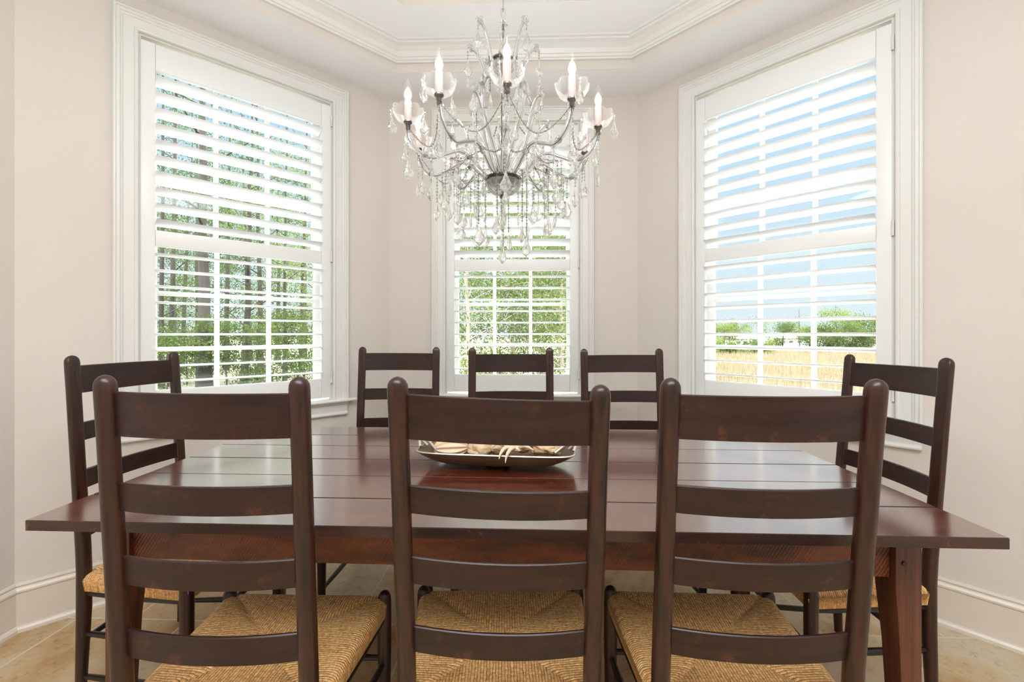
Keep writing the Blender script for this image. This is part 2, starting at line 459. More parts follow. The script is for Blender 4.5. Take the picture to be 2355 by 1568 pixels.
BASEP = [(0, 0.190), (0.009, 0.189), (0.012, 0.182), (0.008, 0.174), (0.013, 0.171), (0.018, 0.163), (0.018, 0.156), (0.013, 0.150), (0.013, 0.022), (0.022, 0.020), (0.028, 0.012), (0.029, 0.0), (0, 0)]
def baseboard(name, P0, P1, m0=T8, m1=T8):
    L, a = frame(P0, P1)
    mb = MB().loft([[(m0 * n, -n, z) for n, z in BASEP], [(L - m1 * n, -n, z) for n, z in BASEP]])
    o = mb.build(name, M['base'], smooth=True, ang=20)
    o.location = (P0.x, P0.y, 0); o.rotation_euler = (0, 0, a)
    tag(o, kind='structure')
baseboard('baseboard_back', A, B); baseboard('baseboard_back_left', C, A); baseboard('baseboard_back_right', B, E)
baseboard('baseboard_left', F, C, 0); baseboard('baseboard_right', E, G, T8, 0)

# ------------------------------------------------------------------ windows (structure)
CAS = [(0.000, 0.0), (0.000, 0.028), (0.004, 0.033), (0.010, 0.033), (0.013, 0.026), (0.024, 0.026), (0.027, 0.021), (0.033, 0.019), (0.037, 0.014), (0.072, 0.012), (0.074, 0.017), (0.080, 0.020), (0.086, 0.018), (0.089, 0.012), (0.090, -0.02)]
U0, U1, Z0, ZT = 0.287, 1.345, 0.80, 2.672
def make_window(name, P0, P1):
    L, a = frame(P0, P1)
    r = empty(name, (P0.x, P0.y, 0), a); tag(r, kind='structure')
    c = MB().loft([[(U0 + e, -n, Z0) for e, n in CAS], [(U0 + e, -n, ZT - e) for e, n in CAS], [(U1 - e, -n, ZT - e) for e, n in CAS], [(U1 - e, -n, Z0) for e, n in CAS]])
    c.build('window_casing', M['trim'], r, ang=18)
    # stool with rounded nose, cove and apron
    st = [(0.09, 0.800), (-0.045, 0.800), (-0.051, 0.796), (-0.053, 0.790), (-0.050, 0.784), (-0.044, 0.781), (0.0, 0.781), (0.09, 0.781)]
    def ext(prof, u0, u1): return MB().loft([[(u0, y, z) for y, z in prof], [(u1, y, z) for y, z in prof]])
    ext([(-0.002, 0.800), (-0.045, 0.800), (-0.051, 0.796), (-0.053, 0.790), (-0.050, 0.784), (-0.044, 0.781), (-0.002, 0.781)], U0 - 0.042, U1 + 0.042).build('window_sill', M['trim'], r, ang=25)
    MB().box(0.379, 1.249, -0.002, 0.155, 0.7905, 0.8005).build('inner_sill', M['trim'], r, smooth=False)
    ext([(0, 0.782), (-0.036, 0.782), (-0.036, 0.777), (-0.026, 0.772), (-0.024, 0.766), (-0.016, 0.763), (-0.014, 0.722), (-0.020, 0.717), (-0.024, 0.710), (-0.022, 0.703), (0, 0.703)], U0 + 0.004, U1 - 0.004).build('window_apron', M['trim'], r, ang=25)
    # jambs
    j = MB(); j.box(0.378, 0.384, 0.0, 0.155, 0.8005, 2.574).box(1.244, 1.250, 0.0, 0.155, 0.8005, 2.574).box(0.378, 1.25, 0.0, 0.155, 2.574, 2.58)
    j.build('window_jamb', M['trim'], r, smooth=False)
    cu = 0.8145
    # two sashes with muntins
    for nm, z0, z1, y0 in (('lower_sash', 0.8005, 1.667, 0.085), ('upper_sash', 1.650, 2.574, 0.115)):
        s = MB(); y1 = y0 + 0.03
        s.box(0.384, cu - 0.366, y0, y1, z0, z1).box(cu + 0.366, 1.244, y0, y1, z0, z1)
        s.box(cu - 0.366, cu + 0.366, y0, y1, z0, z0 + 0.045).box(cu - 0.366, cu + 0.366, y0, y1, z1 - 0.04, z1)
        so = s.build(nm, M['trim'], r, bevel=0.003)
        g = MB()
        for du in (-0.1225, 0.1225): g.box(cu + du - 0.011, cu + du + 0.011, y0 + 0.004, y1 - 0.004, z0 + 0.04, z1 - 0.03)
        for zz in ((1.117, 1.392) if nm[0] == 'l' else (1.94, 2.22)): g.box(cu - 0.366, cu + 0.366, y0 + 0.0045, y1 - 0.0045, zz - 0.011, zz + 0.011)
        g.build('muntins', M['trim'], so, bevel=0.003)
        MB().box(cu - 0.37, cu + 0.37, y0 + 0.013, y0 + 0.016, z0 + 0.04, z1 - 0.035).build('glass_pane', M['pane'], so, smooth=False)
    return r
make_window('window_1', C, A); make_window('window_2', A, B); make_window('window_3', B, E)

# ------------------------------------------------------------------ plantation shutters
def make_shutter(P0, P1, label, t_up, t_lo):
    L, a = frame(P0, P1)
    r = empty('plantation_shutter', (P0.x, P0.y, 0), a); tag(r, label, 'window shutter', 'plantation shutters in the bay windows')
    u0, u1, z0, z1 = 0.383, 1.2455, 0.813, 2.556
    ya, yb = -0.006, 0.022
    for x0, x1 in ((u0, u0 + 0.052), (u1 - 0.054, u1)):
        MB().box(x0, x1, ya, yb, z0, z1).build('stile', M['shutter'], r, bevel=0.003)
    i0, i1 = u0 + 0.0525, u1 - 0.0545
    # rails with a small bead along the louvre side
    for nm, za, zb in (('top_rail', 2.430, z1), ('middle_rail', 1.606, 1.682), ('bottom_rail', z0, 0.926)):
        q = MB().box(i0, i1, ya + 0.0015, yb, za + 0.004, zb - 0.004)
        q.box(i0, i1, ya + 0.0045, yb - 0.003, za, zb)
        q.build(nm, M['shutter'], r, bevel=0.0015)
    def louver(zc, ang):
        w, t = 0.043, 0.0055; pts = []
        for k in range(16):
            th = 2 * PI * k / 16
            y = w * math.cos(th); z = t * math.sin(th) * (1 - 0.15 * abs(math.cos(th)))
            ca, sa = math.cos(ang), math.sin(ang)
            # positive angle lifts the room side
            pts.append((y * ca + z * sa + 0.008, -y * sa + z * ca + zc))
        q = MB().loft([[(i0 + 0.001, y, z) for y, z in pts], [(i1 - 0.001, y, z) for y, z in pts]])
        q.build('louver', M['louver'], r, ang=50)
    for k in range(10): louver(1.682 + 0.0744 * (k + 0.5), t_up)
    for k in range(9): louver(0.926 + 0.0756 * (k + 0.5), t_lo)
    for zh in (2.467, 1.655, 0.93):
        q = MB(); q.tube([(u1 + 0.0035, ya - 0.004, zh - 0.032), (u1 + 0.0035, ya - 0.004, zh + 0.032)], 0.0048, 8)
        q.box(u1 - 0.004, u1 + 0.008, ya - 0.0025, ya + 0.001, zh - 0.03, zh + 0.03)
        q.build('hinge', M['hinge'], r)
    return r
make_shutter(C, A, 'white plantation shutter on the left window, dark woods showing between its louvers', math.radians(14), math.radians(1.5))
make_shutter(A, B, 'white plantation shutter on the middle window, partly behind the chandelier', math.radians(22), math.radians(1.5))
make_shutter(B, E, 'white plantation shutter on the right window, blue sky and field between its louvers', math.radians(13), math.radians(9))

# ------------------------------------------------------------------ ladder back chairs
ZT_, LEAN, SP, SP1 = 1.1152, 0.0864, 0.1973, -0.0014
STP = [1.0818, 0.8951, 0.7413, 0.5843]; SBT = [0.9912, 0.8364, 0.6814, 0.5242]
def make_chair(x, y, yaw, roll, pitch, zs, label, group, pegs=(False, False)):
    r = empty('dining_chair', (x, y, 0), math.radians(yaw)); tag(r, label, 'chair', group)
    ln = LEAN + pitch
    def bend(z): return z if z > 0.53 else (0.45 + (z - 0.45) ** 2 / 0.16 if z > 0.45 else 0.45)
    def cen(s, z):
        k = min(1, max(0, z / 0.35))
        zz = z * (1 + (zs - 1) * k)
        px = s * (SP + SP1 * (z - 0.45))
        return Vector((px, -ln * max(z - 0.45, 0) - 0.012 * max(0, (0.30 - z)) / 0.30, zz + roll * px * k))
    # rear posts: round, front face cut flat above the seat, domed top
    for s in (-1, 1):
        rings_ = []
        zl = [0.0, 0.05, 0.15, 0.30, 0.42, 0.50, 0.545, 0.585, 0.62, 0.75, 0.9, 1.0, 1.07, 1.090, 1.100, 1.107, 1.1125, 1.1152]
        for z in zl:
            R = 0.0195
            if z < 0.3: R = 0.014 + 0.0055 * z / 0.3
            if z > 1.0: R = 0.0200
            dz = z - (ZT_ - 0.022)
            if dz > 0: R *= math.sqrt(max(0.004, 1 - (dz / 0.0222) ** 2))
            flat = 1.0 if z < 0.5 else (1.0 - 0.60 * min(1, (z - 0.5) / 0.11))
            c = cen(s, z); pts = []
            for k in range(20):
                th = 2 * PI * k / 20
                px, py = R * math.cos(th), R * math.sin(th)
                py = min(py, R * flat)
                pts.append(c + Vector((px, py, 0)))
            rings_.append(pts)
        q = MB().loft(rings_)
        q.build('rear_post', M['chair_post'], r, ang=50)
    # slats, bowed away from the sitter
    for zt, zb in zip(STP, SBT):
        rings_ = []
        n = 14
        for i in range(n + 1):
            t = -1 + 2 * i / n
            cl = cen(-1, (zt + zb) / 2); 
            row = []
            top = zt; bot = zb
            for z, dy in ((bot, -0.004), (bot - 0.0, 0.004), (top - 0.002, 0.0045), (top, 0.002), (top, -0.002), (top - 0.002, -0.0045)):
                a_, b_ = cen(-1, z), cen(1, z)
                p = a_.lerp(b_, (t + 1) / 2)
                row.append(p + Vector((0, dy + 0.004 - 0.024 * (1 - t * t), 0)))
            rings_.append(row)
        MB().loft(rings_).build('back_slat', M['chair_slat'], r, ang=40)
    # front posts
    FS, FY = 0.232, 0.38
    for s in (-1, 1):
        prof = [(0.013, 0.0), (0.0165, 0.08), (0.0195, 0.25), (0.020, 0.36), (0.0195, 0.405), (0.018, 0.418), (0.014, 0.427), (0.007, 0.4325), (0.001, 0.434)]
        MB().lathe(prof, (s * FS, FY, 0), 16).build('front_leg', M['chair_post'], r, ang=50)
    # rungs
    def rung(p0, p1, rad=0.0095):
        a_, b_ = Vector(p0), Vector(p1)
        MB().tube([a_.lerp(b_, t) for t in (0, .15, .35, .5, .65, .85, 1)], [rad * .8, rad * .95, rad * 1.1, rad * 1.12, rad * 1.1, rad * .95, rad * .8], 10).build('stretcher', M['chair_rung'], r)
    for s in (-1, 1):
        for z in (0.352, 0.22, 0.08):
            rung((s * SP, 0, z), (s * FS, FY, z + 0.004))
    for z in (0.365, 0.235): rung((-FS, FY, z), (FS, FY, z))
    for z in (0.352, 0.20): rung((-SP, 0, z), (SP, 0, z))
    # rush seat: four envelopes meeting near the middle
    N = 56; q = MB(); q.uv = []
    y0, y1 = -0.012, FY + 0.016
    def half(y): return (SP + 0.014) + (FS + 0.014 - SP - 0.014) * (y - y0) / (y1 - y0)
    def surf(a_, b_):
        # a_, b_ in -1..1 (a across, b back to front)
        yy = y0 + (y1 - y0) * (b_ + 1) / 2
        h = half(yy)
        # leave the corner posts free
        cut = 0.0
        if abs(a_) > 0.86 and abs(b_) > 0.90: cut = 1
        m_ = max(abs(a_), abs(b_))
        z = 0.420 - 0.010 * (1 - m_ ** 2) 
        # seams between envelopes dip slightly
        seam = abs(abs(a_ * 1.05) - abs(b_))
        z -= 0.006 * math.exp(-(seam / 0.045) ** 2) * min(1, m_ * 2)
        edge = max(0, (m_ - 0.86) / 0.14)
        z -= 0.020 * (1 - math.sqrt(max(0, 1 - edge ** 2)))
        return (a_ * h, yy, z)
    def axis(i):
        t = -1 + 2 * i / N
        return math.copysign(abs(t) ** 0.88, t)
    vs = [surf(axis(i), axis(j)) for j in range(N + 1) for i in range(N + 1)]
    q.v = list(vs)
    # under side closing
    under = len(q.v)
    q.v += [(vx * (0.985), y0 + (vy - y0) * 0.985 + 0.003, 0.364 + 0.010 * (1 - max(abs(axis(i % (N + 1))), abs(axis(i // (N + 1)))) ** 6)) for i, (vx, vy, vz) in enumerate(vs)]
    def uvof(ax, by, ca, cb):
        x_, y_, z_ = surf(ax, by)
        if abs(cb) > abs(ca) * 1.05:
            return (x_ / 0.0070, (y_ + z_) * 10)          # front and back envelopes: strands run front to back
        return ((y_) / 0.0066 + 200, (x_ - z_) * 10)
    for j in range(N):
        for i in range(N):
            k = j * (N + 1) + i
            ca, cb = (axis(i) + axis(i + 1)) / 2, (axis(j) + axis(j + 1)) / 2
            if abs(ca) > 0.885 and abs(cb) > 0.88: continue
            q.f.append((k, k + 1, k + N + 2, k + N + 1))
            for ii, jj in ((i, j), (i + 1, j), (i + 1, j + 1), (i, j + 1)): q.uv.append(uvof(axis(ii), axis(jj), ca, cb))
    def side(idx, fn):
        for t in range(N):
            a0, a1 = idx(t), idx(t + 1)
            q.f.append((a0, a0 + under, a1 + under, a1))
            m0_, m1_ = fn(t), fn(t + 1)
            q.uv += [m0_, (m0_[0], m0_[1] + .3), (m1_[0], m1_[1] + .3), m1_]
    side(lambda t: t, lambda t: (vs[t][0] / 0.0052, 0))
    side(lambda t: N * (N + 1) + t, lambda t: (vs[N * (N + 1) + t][0] / 0.0052, 3))
    side(lambda t: t * (N + 1), lambda t: (vs[t * (N + 1)][1] / 0.0048 + 200, 0))
    side(lambda t: t * (N + 1) + N, lambda t: (vs[t * (N + 1) + N][1] / 0.0048 + 200, 3))
    for j in range(0, N, 4):
        for i in range(0, N, 4):
            k = under + j * (N + 1) + i
            q.f.append((k, k + 4 * (N + 1), k + 4 * (N + 1) + 4, k + 4))
            q.uv += [(0, 0)] * 4
    me = bpy.data.meshes.new('rush_seat'); me.from_pydata(q.v, [], q.f)
    l = me.uv_layers.new(name='UVMap')
    for i, cuv in enumerate(q.uv): l.data[i].uv = cuv
    for p in me.polygons: p.use_smooth = True
    me.materials.append(M['rush']); me.update()
    o = bpy.data.objects.new('rush_seat', me); S.collection.objects.link(o); o.parent = r
    return r

NEAR = 'chairs along the near side of the table'; FAR = 'chairs along the window side of the table'; ENDS = 'chairs at the table ends'
make_chair(-0.618, 0.894, -1.25, -0.0069, -0.027, 0.996, 'dark ladder-back chair with rush seat, nearest row, leftmost', NEAR)
make_chair(-0.026, 0.918, 1.22, -0.041, 0.050, 0.990, 'dark ladder-back chair with rush seat, nearest row, middle, in front of the tray', NEAR)
make_chair(0.513, 0.904, -2.43, -0.001, 0.012, 0.993, 'dark ladder-back chair with rush seat, nearest row, rightmost', NEAR)
make_chair(-0.603, 2.242, 181.49, 0.005, 0.005, 1.0066, 'ladder-back chair on window side, standing between left and middle windows', FAR)
make_chair(-0.005, 2.134, 180.42, 0, -0.015, 1.0068, 'ladder-back chair on window side, directly before the middle window', FAR)
make_chair(0.574, 2.191, 179.98, -0.0048, -0.005, 1.0, 'ladder-back chair on window side, standing between middle and right windows', FAR)
make_chair(-1.381, 1.591, -93.31, 0.0095, -0.021, 1.0056, 'ladder-back chair at left table end with bluish sheen on its slats', ENDS)
make_chair(1.292, 1.52, 88.5, -0.0196, -0.004, 1.001, 'ladder-back chair at right table end below the right window', ENDS)

# ------------------------------------------------------------------ farmhouse table
tb = empty('dining_table', (-0.03, 1.45, 0), 0)
tag(tb, 'long reddish-brown plank dining table with tapered legs in middle of the bay', 'table')
TO = Vector((-0.03, 1.45))
FLc, FRc, BRc, BLc = Vector((-1.134, 0.998)) - TO, Vector((1.0585, 0.911)) - TO, Vector((1.0855, 1.915)) - TO, Vector((-1.141, 2.008)) - TO
def tp(u, v):  # u 0..1 left-right, v 0..1 front-back
    return (FLc.lerp(FRc, u)).lerp(BLc.lerp(BRc, u), v)
mb = MB(); n = 6
vsplit = [0, 0.160, 0.335, 0.505, 0.675, 0.845, 1.0]
for k in range(n):
    g = 0.0020
    v0, v1 = vsplit[k] + (g if k else 0), vsplit[k + 1] - (g if k < n - 1 else 0)
    e0 = [tp(0, v0), tp(1, v0), tp(1, v1), tp(0, v1)]
    zo = [0, .0003, -.0002, .0002, 0, .0002][k]
    c = [Vector((p.x, p.y)) for p in e0]
    ins = 0.0009
    top = [(c[0].x + ins, c[0].y + ins), (c[1].x - ins, c[1].y + ins), (c[2].x - ins, c[2].y - ins), (c[3].x + ins, c[3].y - ins)]
    vs = [(p.x, p.y, 0.7355) for p in c] + [(p.x, p.y, 0.7580 + zo) for p in c] + [(x, y, 0.760 + zo) for x, y in top]
    mb.add(vs, [(0, 3, 2, 1), (0, 1, 5, 4), (1, 2, 6, 5), (2, 3, 7, 6), (3, 0, 4, 7), (4, 5, 9, 8), (5, 6, 10, 9), (6, 7, 11, 10), (7, 4, 8, 11), (8, 9, 10, 11)])
top = mb.build('tabletop', M['table_top'], tb, smooth=False)
top.data.materials.append(M['table_edge'])
for p in top.data.polygons:
    if p.normal.z < 0.5: p.material_index = 1
# thin under layer showing as a groove at the short ends
c = [tp(0.002, 0.01), tp(0.998, 0.01), tp(0.998, 0.99), tp(0.002, 0.99)]
# legs
li = 0.095; W = 0.062
def leg(cx_, cy_, sx, sy):
    rr = []
    for z, w in ((0.0, 0.036), (0.45, 0.052), (0.60, W), (0.735, W)):
        # outer faces stay plumb, inner faces taper
        xo, yo = cx_ + sx * W / 2, cy_ + sy * W / 2
        rr.append([(xo, yo, z), (xo - sx * w, yo, z), (xo - sx * w, yo - sy * w, z), (xo, yo - sy * w, z)])
    MB().loft(rr).build('leg', M['table_leg'], tb, bevel=0.003)
corn = []
for (u, v, sx, sy) in ((0, 0, -1, -1), (1, 0, 1, -1), (1, 1, 1, 1), (0, 1, -1, 1)):
    p = tp(u, v); px, py = p.x - sx * (li + W / 2), p.y - sy * (li + W / 2)
    leg(px, py, sx, sy); corn.append(Vector((px, py)))
def apron(p, q, t=0.022, off=0.014):
    d = (q - p).normalized(); nrm = Vector((d.y, -d.x))
    a_ = p + d * W * 0.5; b_ = q - d * W * 0.5
    o1 = nrm * (W / 2 - off); o2 = nrm * (W / 2 - off - t)
    m_ = MB().prism([tuple(a_ + o1), tuple(b_ + o1), tuple(b_ + o2), tuple(a_ + o2)], 0.614, 0.735)
    m_.build('apron', M['table_apron'], tb, bevel=0.002)
apron(corn[0], corn[1]); apron(corn[1], corn[2]); apron(corn[2], corn[3]); apron(corn[3], corn[0])
# wooden pegs in the leg joints
for cx_, cy_ in ((corn[1].x, corn[1].y), (corn[0].x, corn[0].y)):
    for dz in (0.655, 0.700):
        MB().tube([(cx_ - 0.012, cy_ - W / 2 + 0.004, dz), (cx_ - 0.012, cy_ - W / 2 - 0.003, dz)], 0.006, 8).build('peg', M['chair_rung'], tb)

# ------------------------------------------------------------------ tray with natural objects
M['tray'] = simple('carved_tray_wood', lin(92, 66, 44), 0.35, 0.25)
M['silver'] = simple('cast_silver', lin(214, 206, 196), 0.28, 0.85)
M['shell'] = simple('shell', lin(226, 198, 168), 0.45)
M['coral'] = simple('coral', lin(206, 176, 140), 0.7)
M['amber'] = simple('brown_stone', lin(160, 108, 70), 0.4)
tr = empty('serving_tray', (-0.048, 1.432, 0.760), math.radians(-6.5))
tag(tr, 'long brown boat-shaped tray with branch handles on the dining table', 'tray')
def tray_ring(k, off=0.0, zoff=0.0):
    # superellipse boat section, k 0 bottom..1 rim
    a_, b_ = 0.14 + 0.116 * k ** 0.8 - off, 0.07 + 0.050 * k ** 0.75 - off
    pts = []
    for i in range(48):
        th = 2 * PI * i / 48; c_, s_ = math.cos(th), math.sin(th)
        x_ = a_ * math.copysign(abs(c_) ** 0.42, c_); y_ = b_ * math.copysign(abs(s_) ** 0.24, s_)
        pts.append((x_, y_, 0.014 + 0.044 * k ** 1.5 + zoff))
    return pts
ks = [0, .08, .2, .4, .6, .8, 1.0]
MB().loft([tray_ring(k) for k in ks] + [tray_ring(k, 0.006, 0.0015) for k in ks[::-1]]).build('tray_bowl', M['tray'], tr)
rim = tray_ring(1.0, 0.003, 0.001); MB().tube([Vector(p) for p in rim + rim[:1]], 0.0028, 6, False).build('rim', M['silver'], tr)
MB().lathe([(0.035, 0), (0.045, 0.002), (0.04, 0.010), (0.05, 0.018)], (0, 0, 0), 24).build('foot', M['tray'], tr)
random.seed(4)
for s in (-1, 1):
    q = MB()
    for a_, b_ in (((0.250, -0.05, 0.062), (0.262, 0.0, 0.108)), ((0.250, 0.06, 0.062), (0.262, 0.0, 0.108)), ((0.235, -0.02, 0.060), (0.275, -0.035, 0.102)), ((0.262, 0.0, 0.108), (0.285, 0.03, 0.092)), ((0.19, -0.07, 0.060), (0.262, -0.01, 0.104)), ((0.262, 0, .108), (0.250, -0.045, 0.118))):
        a3, b3 = Vector((s * a_[0], a_[1], a_[2])), Vector((s * b_[0], b_[1], b_[2]))
        md = a3.lerp(b3, .5) + Vector((0.006 * s, 0.004, 0.004))
        q.tube(smoothpath([a3, md, b3], 5), [0.0055 - 0.0003 * i for i in range(11)], 8)
    q.build('branch_handle', M['silver'], tr, ang=60)
def place(o, x, y, z, rz=0, ry=0, rx=0):
    c_, s_ = math.cos(math.radians(-6.5)), math.sin(math.radians(-6.5))
    o.location = (-0.048 + x * c_ - y * s_, 1.432 + x * s_ + y * c_, 0.760 + z); o.rotation_euler = (rx, ry, rz + math.radians(-6.5))
# ribbed scallop-like shell
def shell_mesh(w, h, ribs):
    q = MB(); ri = []
    for i in range(13):
        t = i / 12; row = []
        for k in range(140):
            th = 2 * PI * k / 140
            rr = w * math.sin(PI * min(0.98, 0.04 + t * 0.94)) ** 0.7 * (1 + 0.10 * math.cos(ribs * th))
            row.append((-w * 1.1 + t * w * 2.2, rr * math.cos(th), rr * h * math.sin(th)))
        ri.append(row)
    return q.loft(ri)
sh = shell_mesh(0.052, 0.75, 14).build('seashell', M['shell'], None, ang=60); place(sh, -0.150, -0.032, 0.056, 0.3)
tag(sh, 'ribbed pinkish-cream seashell at the left of the tray', 'seashell')
def lump(name, r_, seed, mat, sc=(1, 1, 0.75), rough=0.22, knob=0.0):
    rnd = random.Random(seed); bm = bmesh.new(); bmesh.ops.create_icosphere(bm, subdivisions=4, radius=r_)
    ps = [Vector((rnd.gauss(0, 1), rnd.gauss(0, 1), rnd.gauss(0, 1))).normalized() for _ in range(26)]
    for v in bm.verts:
        d = v.co.normalized(); dd = max(d.dot(p) for p in ps)
        f_ = 1 + rough * (max(0, (dd - 0.86)) * 8 - 0.5) + 0.10 * math.sin(31 * d.x + 9 * d.z) * math.sin(27 * d.y) + knob * math.sin(20 * d.x + 13 * d.y)
        v.co = Vector((d.x * sc[0], d.y * sc[1], d.z * sc[2])) * r_ * f_
    me = bpy.data.meshes.new(name); bm.to_mesh(me); bm.free()
    for p in me.polygons: p.use_smooth = True
    me.materials.append(mat); o = bpy.data.objects.new(name, me); S.collection.objects.link(o); return o
l1 = lump('coral', 0.036, 3, M['coral']); place(l1, -0.052, -0.045, 0.060); tag(l1, 'pale knobbly coral lump right beside the ribbed seashell', 'coral')
l2 = lump('coral', 0.030, 8, M['coral'], (1.1, .9, .8)); place(l2, 0.012, -0.040, 0.062); tag(l2, 'small cream coral lump left of the crab shell in tray', 'coral')
l3 = lump('coral', 0.042, 11, M['coral'], (1.25, .9, .62), 0.35); place(l3, 0.165, -0.018, 0.064); tag(l3, 'large rough coral lump at the right of the tray', 'coral')
l4 = lump('stone', 0.017, 5, M['amber'], (1.1, .9, .8), 0.08); place(l4, 0.092, -0.080, 0.074); tag(l4, 'small round brown stone in the middle of the tray', 'stone')
l5 = lump('stone', 0.022, 15, M['amber'], (1.5, .8, .6), 0.08); place(l5, -0.198, 0.03, 0.050); tag(l5, 'flat amber stone behind the left branch handle in tray', 'stone')
# crab with claws hanging over the rim
cb = empty('crab_shell', (0, 0, 0)); tag(cb, 'cream and brown crab shell with claws hanging over the tray front', 'crab shell')
place(cb, 0.062, -0.088, 0.070)
bodyc = lump('carapace', 0.030, 21, M['shell'], (1.3, .8, .42), 0.10); bodyc.parent = cb; bodyc.location = (0.008, 0.015, 0.006)
for i, (pts) in enumerate((((0.0, 0.0, 0.008), (-0.022, -0.020, 0.012), (-0.034, -0.036, 0.0), (-0.038, -0.044, -0.016)), ((0.004, 0.0, 0.008), (-0.004, -0.030, 0.012), (-0.014, -0.048, -0.002), (-0.018, -0.054, -0.024)),
                          ((0.02, 0.0, 0.01), (0.04, -0.02, 0.02), (0.065, -0.02, 0.008)), ((0.02, 0.01, 0.01), (0.05, 0.0, 0.024), (0.095, -0.015, 0.004)), ((-0.02, 0.01, 0.01), (-0.05, 0.0, 0.02), (-0.07, -0.005, 0.005)))):
    pp = smoothpath(pts, 6); nn = len(pp)
    MB().tube(pp, [0.0062 * (1 - (j / (nn - 1)) ** 2) + 0.0008 for j in range(nn)], 8).build('claw' if i < 2 else 'crab_leg', M['shell'] if i != 3 else M['amber'], cb)

# ------------------------------------------------------------------ crystal chandelier
ch = empty('chandelier', (-0.030, 1.450, 0), 0)
tag(ch, 'crystal chandelier with ten candle arms hanging above the dining table', 'chandelier')
# canopy and chain up to the tray ceiling
MB().lathe([(0.001, 2.974), (0.06, 2.974), (0.062, 2.966), (0.05, 2.950), (0.02, 2.94), (0.006, 2.93), (0.001, 2.93)], (0, 0, 0), 24).build('ceiling_canopy', M['chrome'], ch)
q = MB(); z = 2.252; k = 0
while z < 2.93:
    pts = []
    for i in range(17):
        th = 2 * PI * i / 16
        w_, h_ = 0.0075 * math.cos(th), (0.016 * (1 if math.sin(th) > 0 else -1) if abs(math.sin(th)) > 0.05 else 0) + 0.0065 * math.sin(th)
        pts.append((w_, 0, z + 0.021 + h_) if k % 2 == 0 else (0, w_, z + 0.021 + h_))
    q.tube(pts, 0.0017, 6, False); z += 0.036; k += 1
q.build('chain', M['chrome'], ch)
# central stem
stem = MB().lathe([(0.001, 1.66), (0.004, 1.665), (0.004, 1.70), (0.0055, 1.72), (0.0045, 2.10), (0.0026, 2.12), (0.0026, 2.25), (0.001, 2.256)], (0, 0, 0), 12).build('stem', M['darkmetal'], ch)
MB().lathe([(0.004, 2.124), (0.014, 2.135), (0.016, 2.15), (0.008, 2.17), (0.012, 2.19), (0.013, 2.205), (0.005, 2.222)], (0, 0, 0), 12).build('stem_glass', M['crystal'], stem, ang=20)
MB().lathe([(0.007, 1.735), (0.022, 1.76), (0.026, 1.79), (0.012, 1.84), (0.009, 1.88), (0.018, 1.90), (0.02, 1.92), (0.010, 1.95), (0.010, 2.04), (0.016, 2.07), (0.02, 2.09), (0.008, 2.105)], (0, 0, 0), 12).build('stem_glass', M['crystal'], stem, ang=20)
# hub dish (metal) and cut glass bowl
MB().lathe([(0.004, 1.712), (0.060, 1.712), (0.064, 1.716), (0.060, 1.720), (0.03, 1.724), (0.004, 1.73)], (0, 0, 0), 24).build('hub_plate', M['darkmetal'], ch)
def fl(n_, am):
    return lambda r_, z_, a_: (r_ * (1 + am * math.cos(n_ * a_)), z_)
MB().lathe([(0.056, 1.708), (0.058, 1.698), (0.050, 1.682), (0.034, 1.668), (0.012, 1.662), (0.012, 1.666), (0.033, 1.673), (0.047, 1.686), (0.054, 1.699), (0.052, 1.708)], (0, 0, 0), 48, fl(16, 0.03)).build('hub_bowl', M['crystal'], ch, ang=15)
MB().lathe([(0.001, 1.648), (0.010, 1.650), (0.013, 1.656), (0.010, 1.662), (0.001, 1.663)], (0, 0, 0), 16).build('finial', M['darkmetal'], ch)
# crown dish near the top
MB().lathe([(0.006, 2.118), (0.042, 2.118), (0.044, 2.113), (0.038, 2.108), (0.006, 2.112)], (0, 0, 0), 20).build('crown_plate', M['darkmetal'], ch)
MB().lathe([(0.038, 2.106), (0.036, 2.090), (0.022, 2.074), (0.010, 2.068), (0.010, 2.072), (0.02, 2.079), (0.032, 2.093), (0.035, 2.106)], (0, 0, 0), 40, fl(12, 0.05)).build('crown_bowl', M['crystal'], ch, ang=15)

def drop_bm(h=0.060, w=0.036, t=0.015):
    # faceted kite shaped pendant, top at origin, hanging down
    q = MB(); n = 10
    prof = [(0.08, 0.0), (0.22, -0.14), (0.50, -0.36), (1.0, -0.62), (0.80, -0.80), (0.34, -0.92), (0.04, -1.0)]
    rr = []
    for i, (k, zz) in enumerate(prof):
        rr.append([(w / 2 * k * math.cos(2 * PI * (j + .5 * (i % 2)) / n), t / 2 * k ** 0.7 * math.sin(2 * PI * (j + .5 * (i % 2)) / n), zz * h) for j in range(n)])
    vs = [p for r_ in rr for p in r_]; fs = []
    for k in range(len(rr) - 1):
        for i in range(n):
            j = (i + 1) % n; a_, b_, c_, d_ = k * n + i, k * n + j, (k + 1) * n + j, (k + 1) * n + i
            fs += ([(a_, b_, d_), (b_, c_, d_)] if k % 2 == 0 else [(a_, b_, c_), (a_, c_, d_)])
    fs += [tuple(range(n))[::-1], tuple((len(rr) - 1) * n + i for i in range(n))]
    return q.add(vs, fs)
proto_drop = drop_bm().build('crystal_drop', M['crystal'], ch, smooth=False)
used = [False]
rs = random.Random(7)
def drop(p, sc=1.0, parent=None):
    o = proto_drop if not used[0] else proto_drop.copy()
    if used[0]: S.collection.objects.link(o)
    used[0] = True
    o.parent = parent or ch; o.location = p; o.scale = (sc, sc, sc * rs.uniform(0.95, 1.1)); o.rotation_euler = (rs.uniform(-.08, .08), rs.uniform(-.08, .08), rs.uniform(0, PI))
    return o
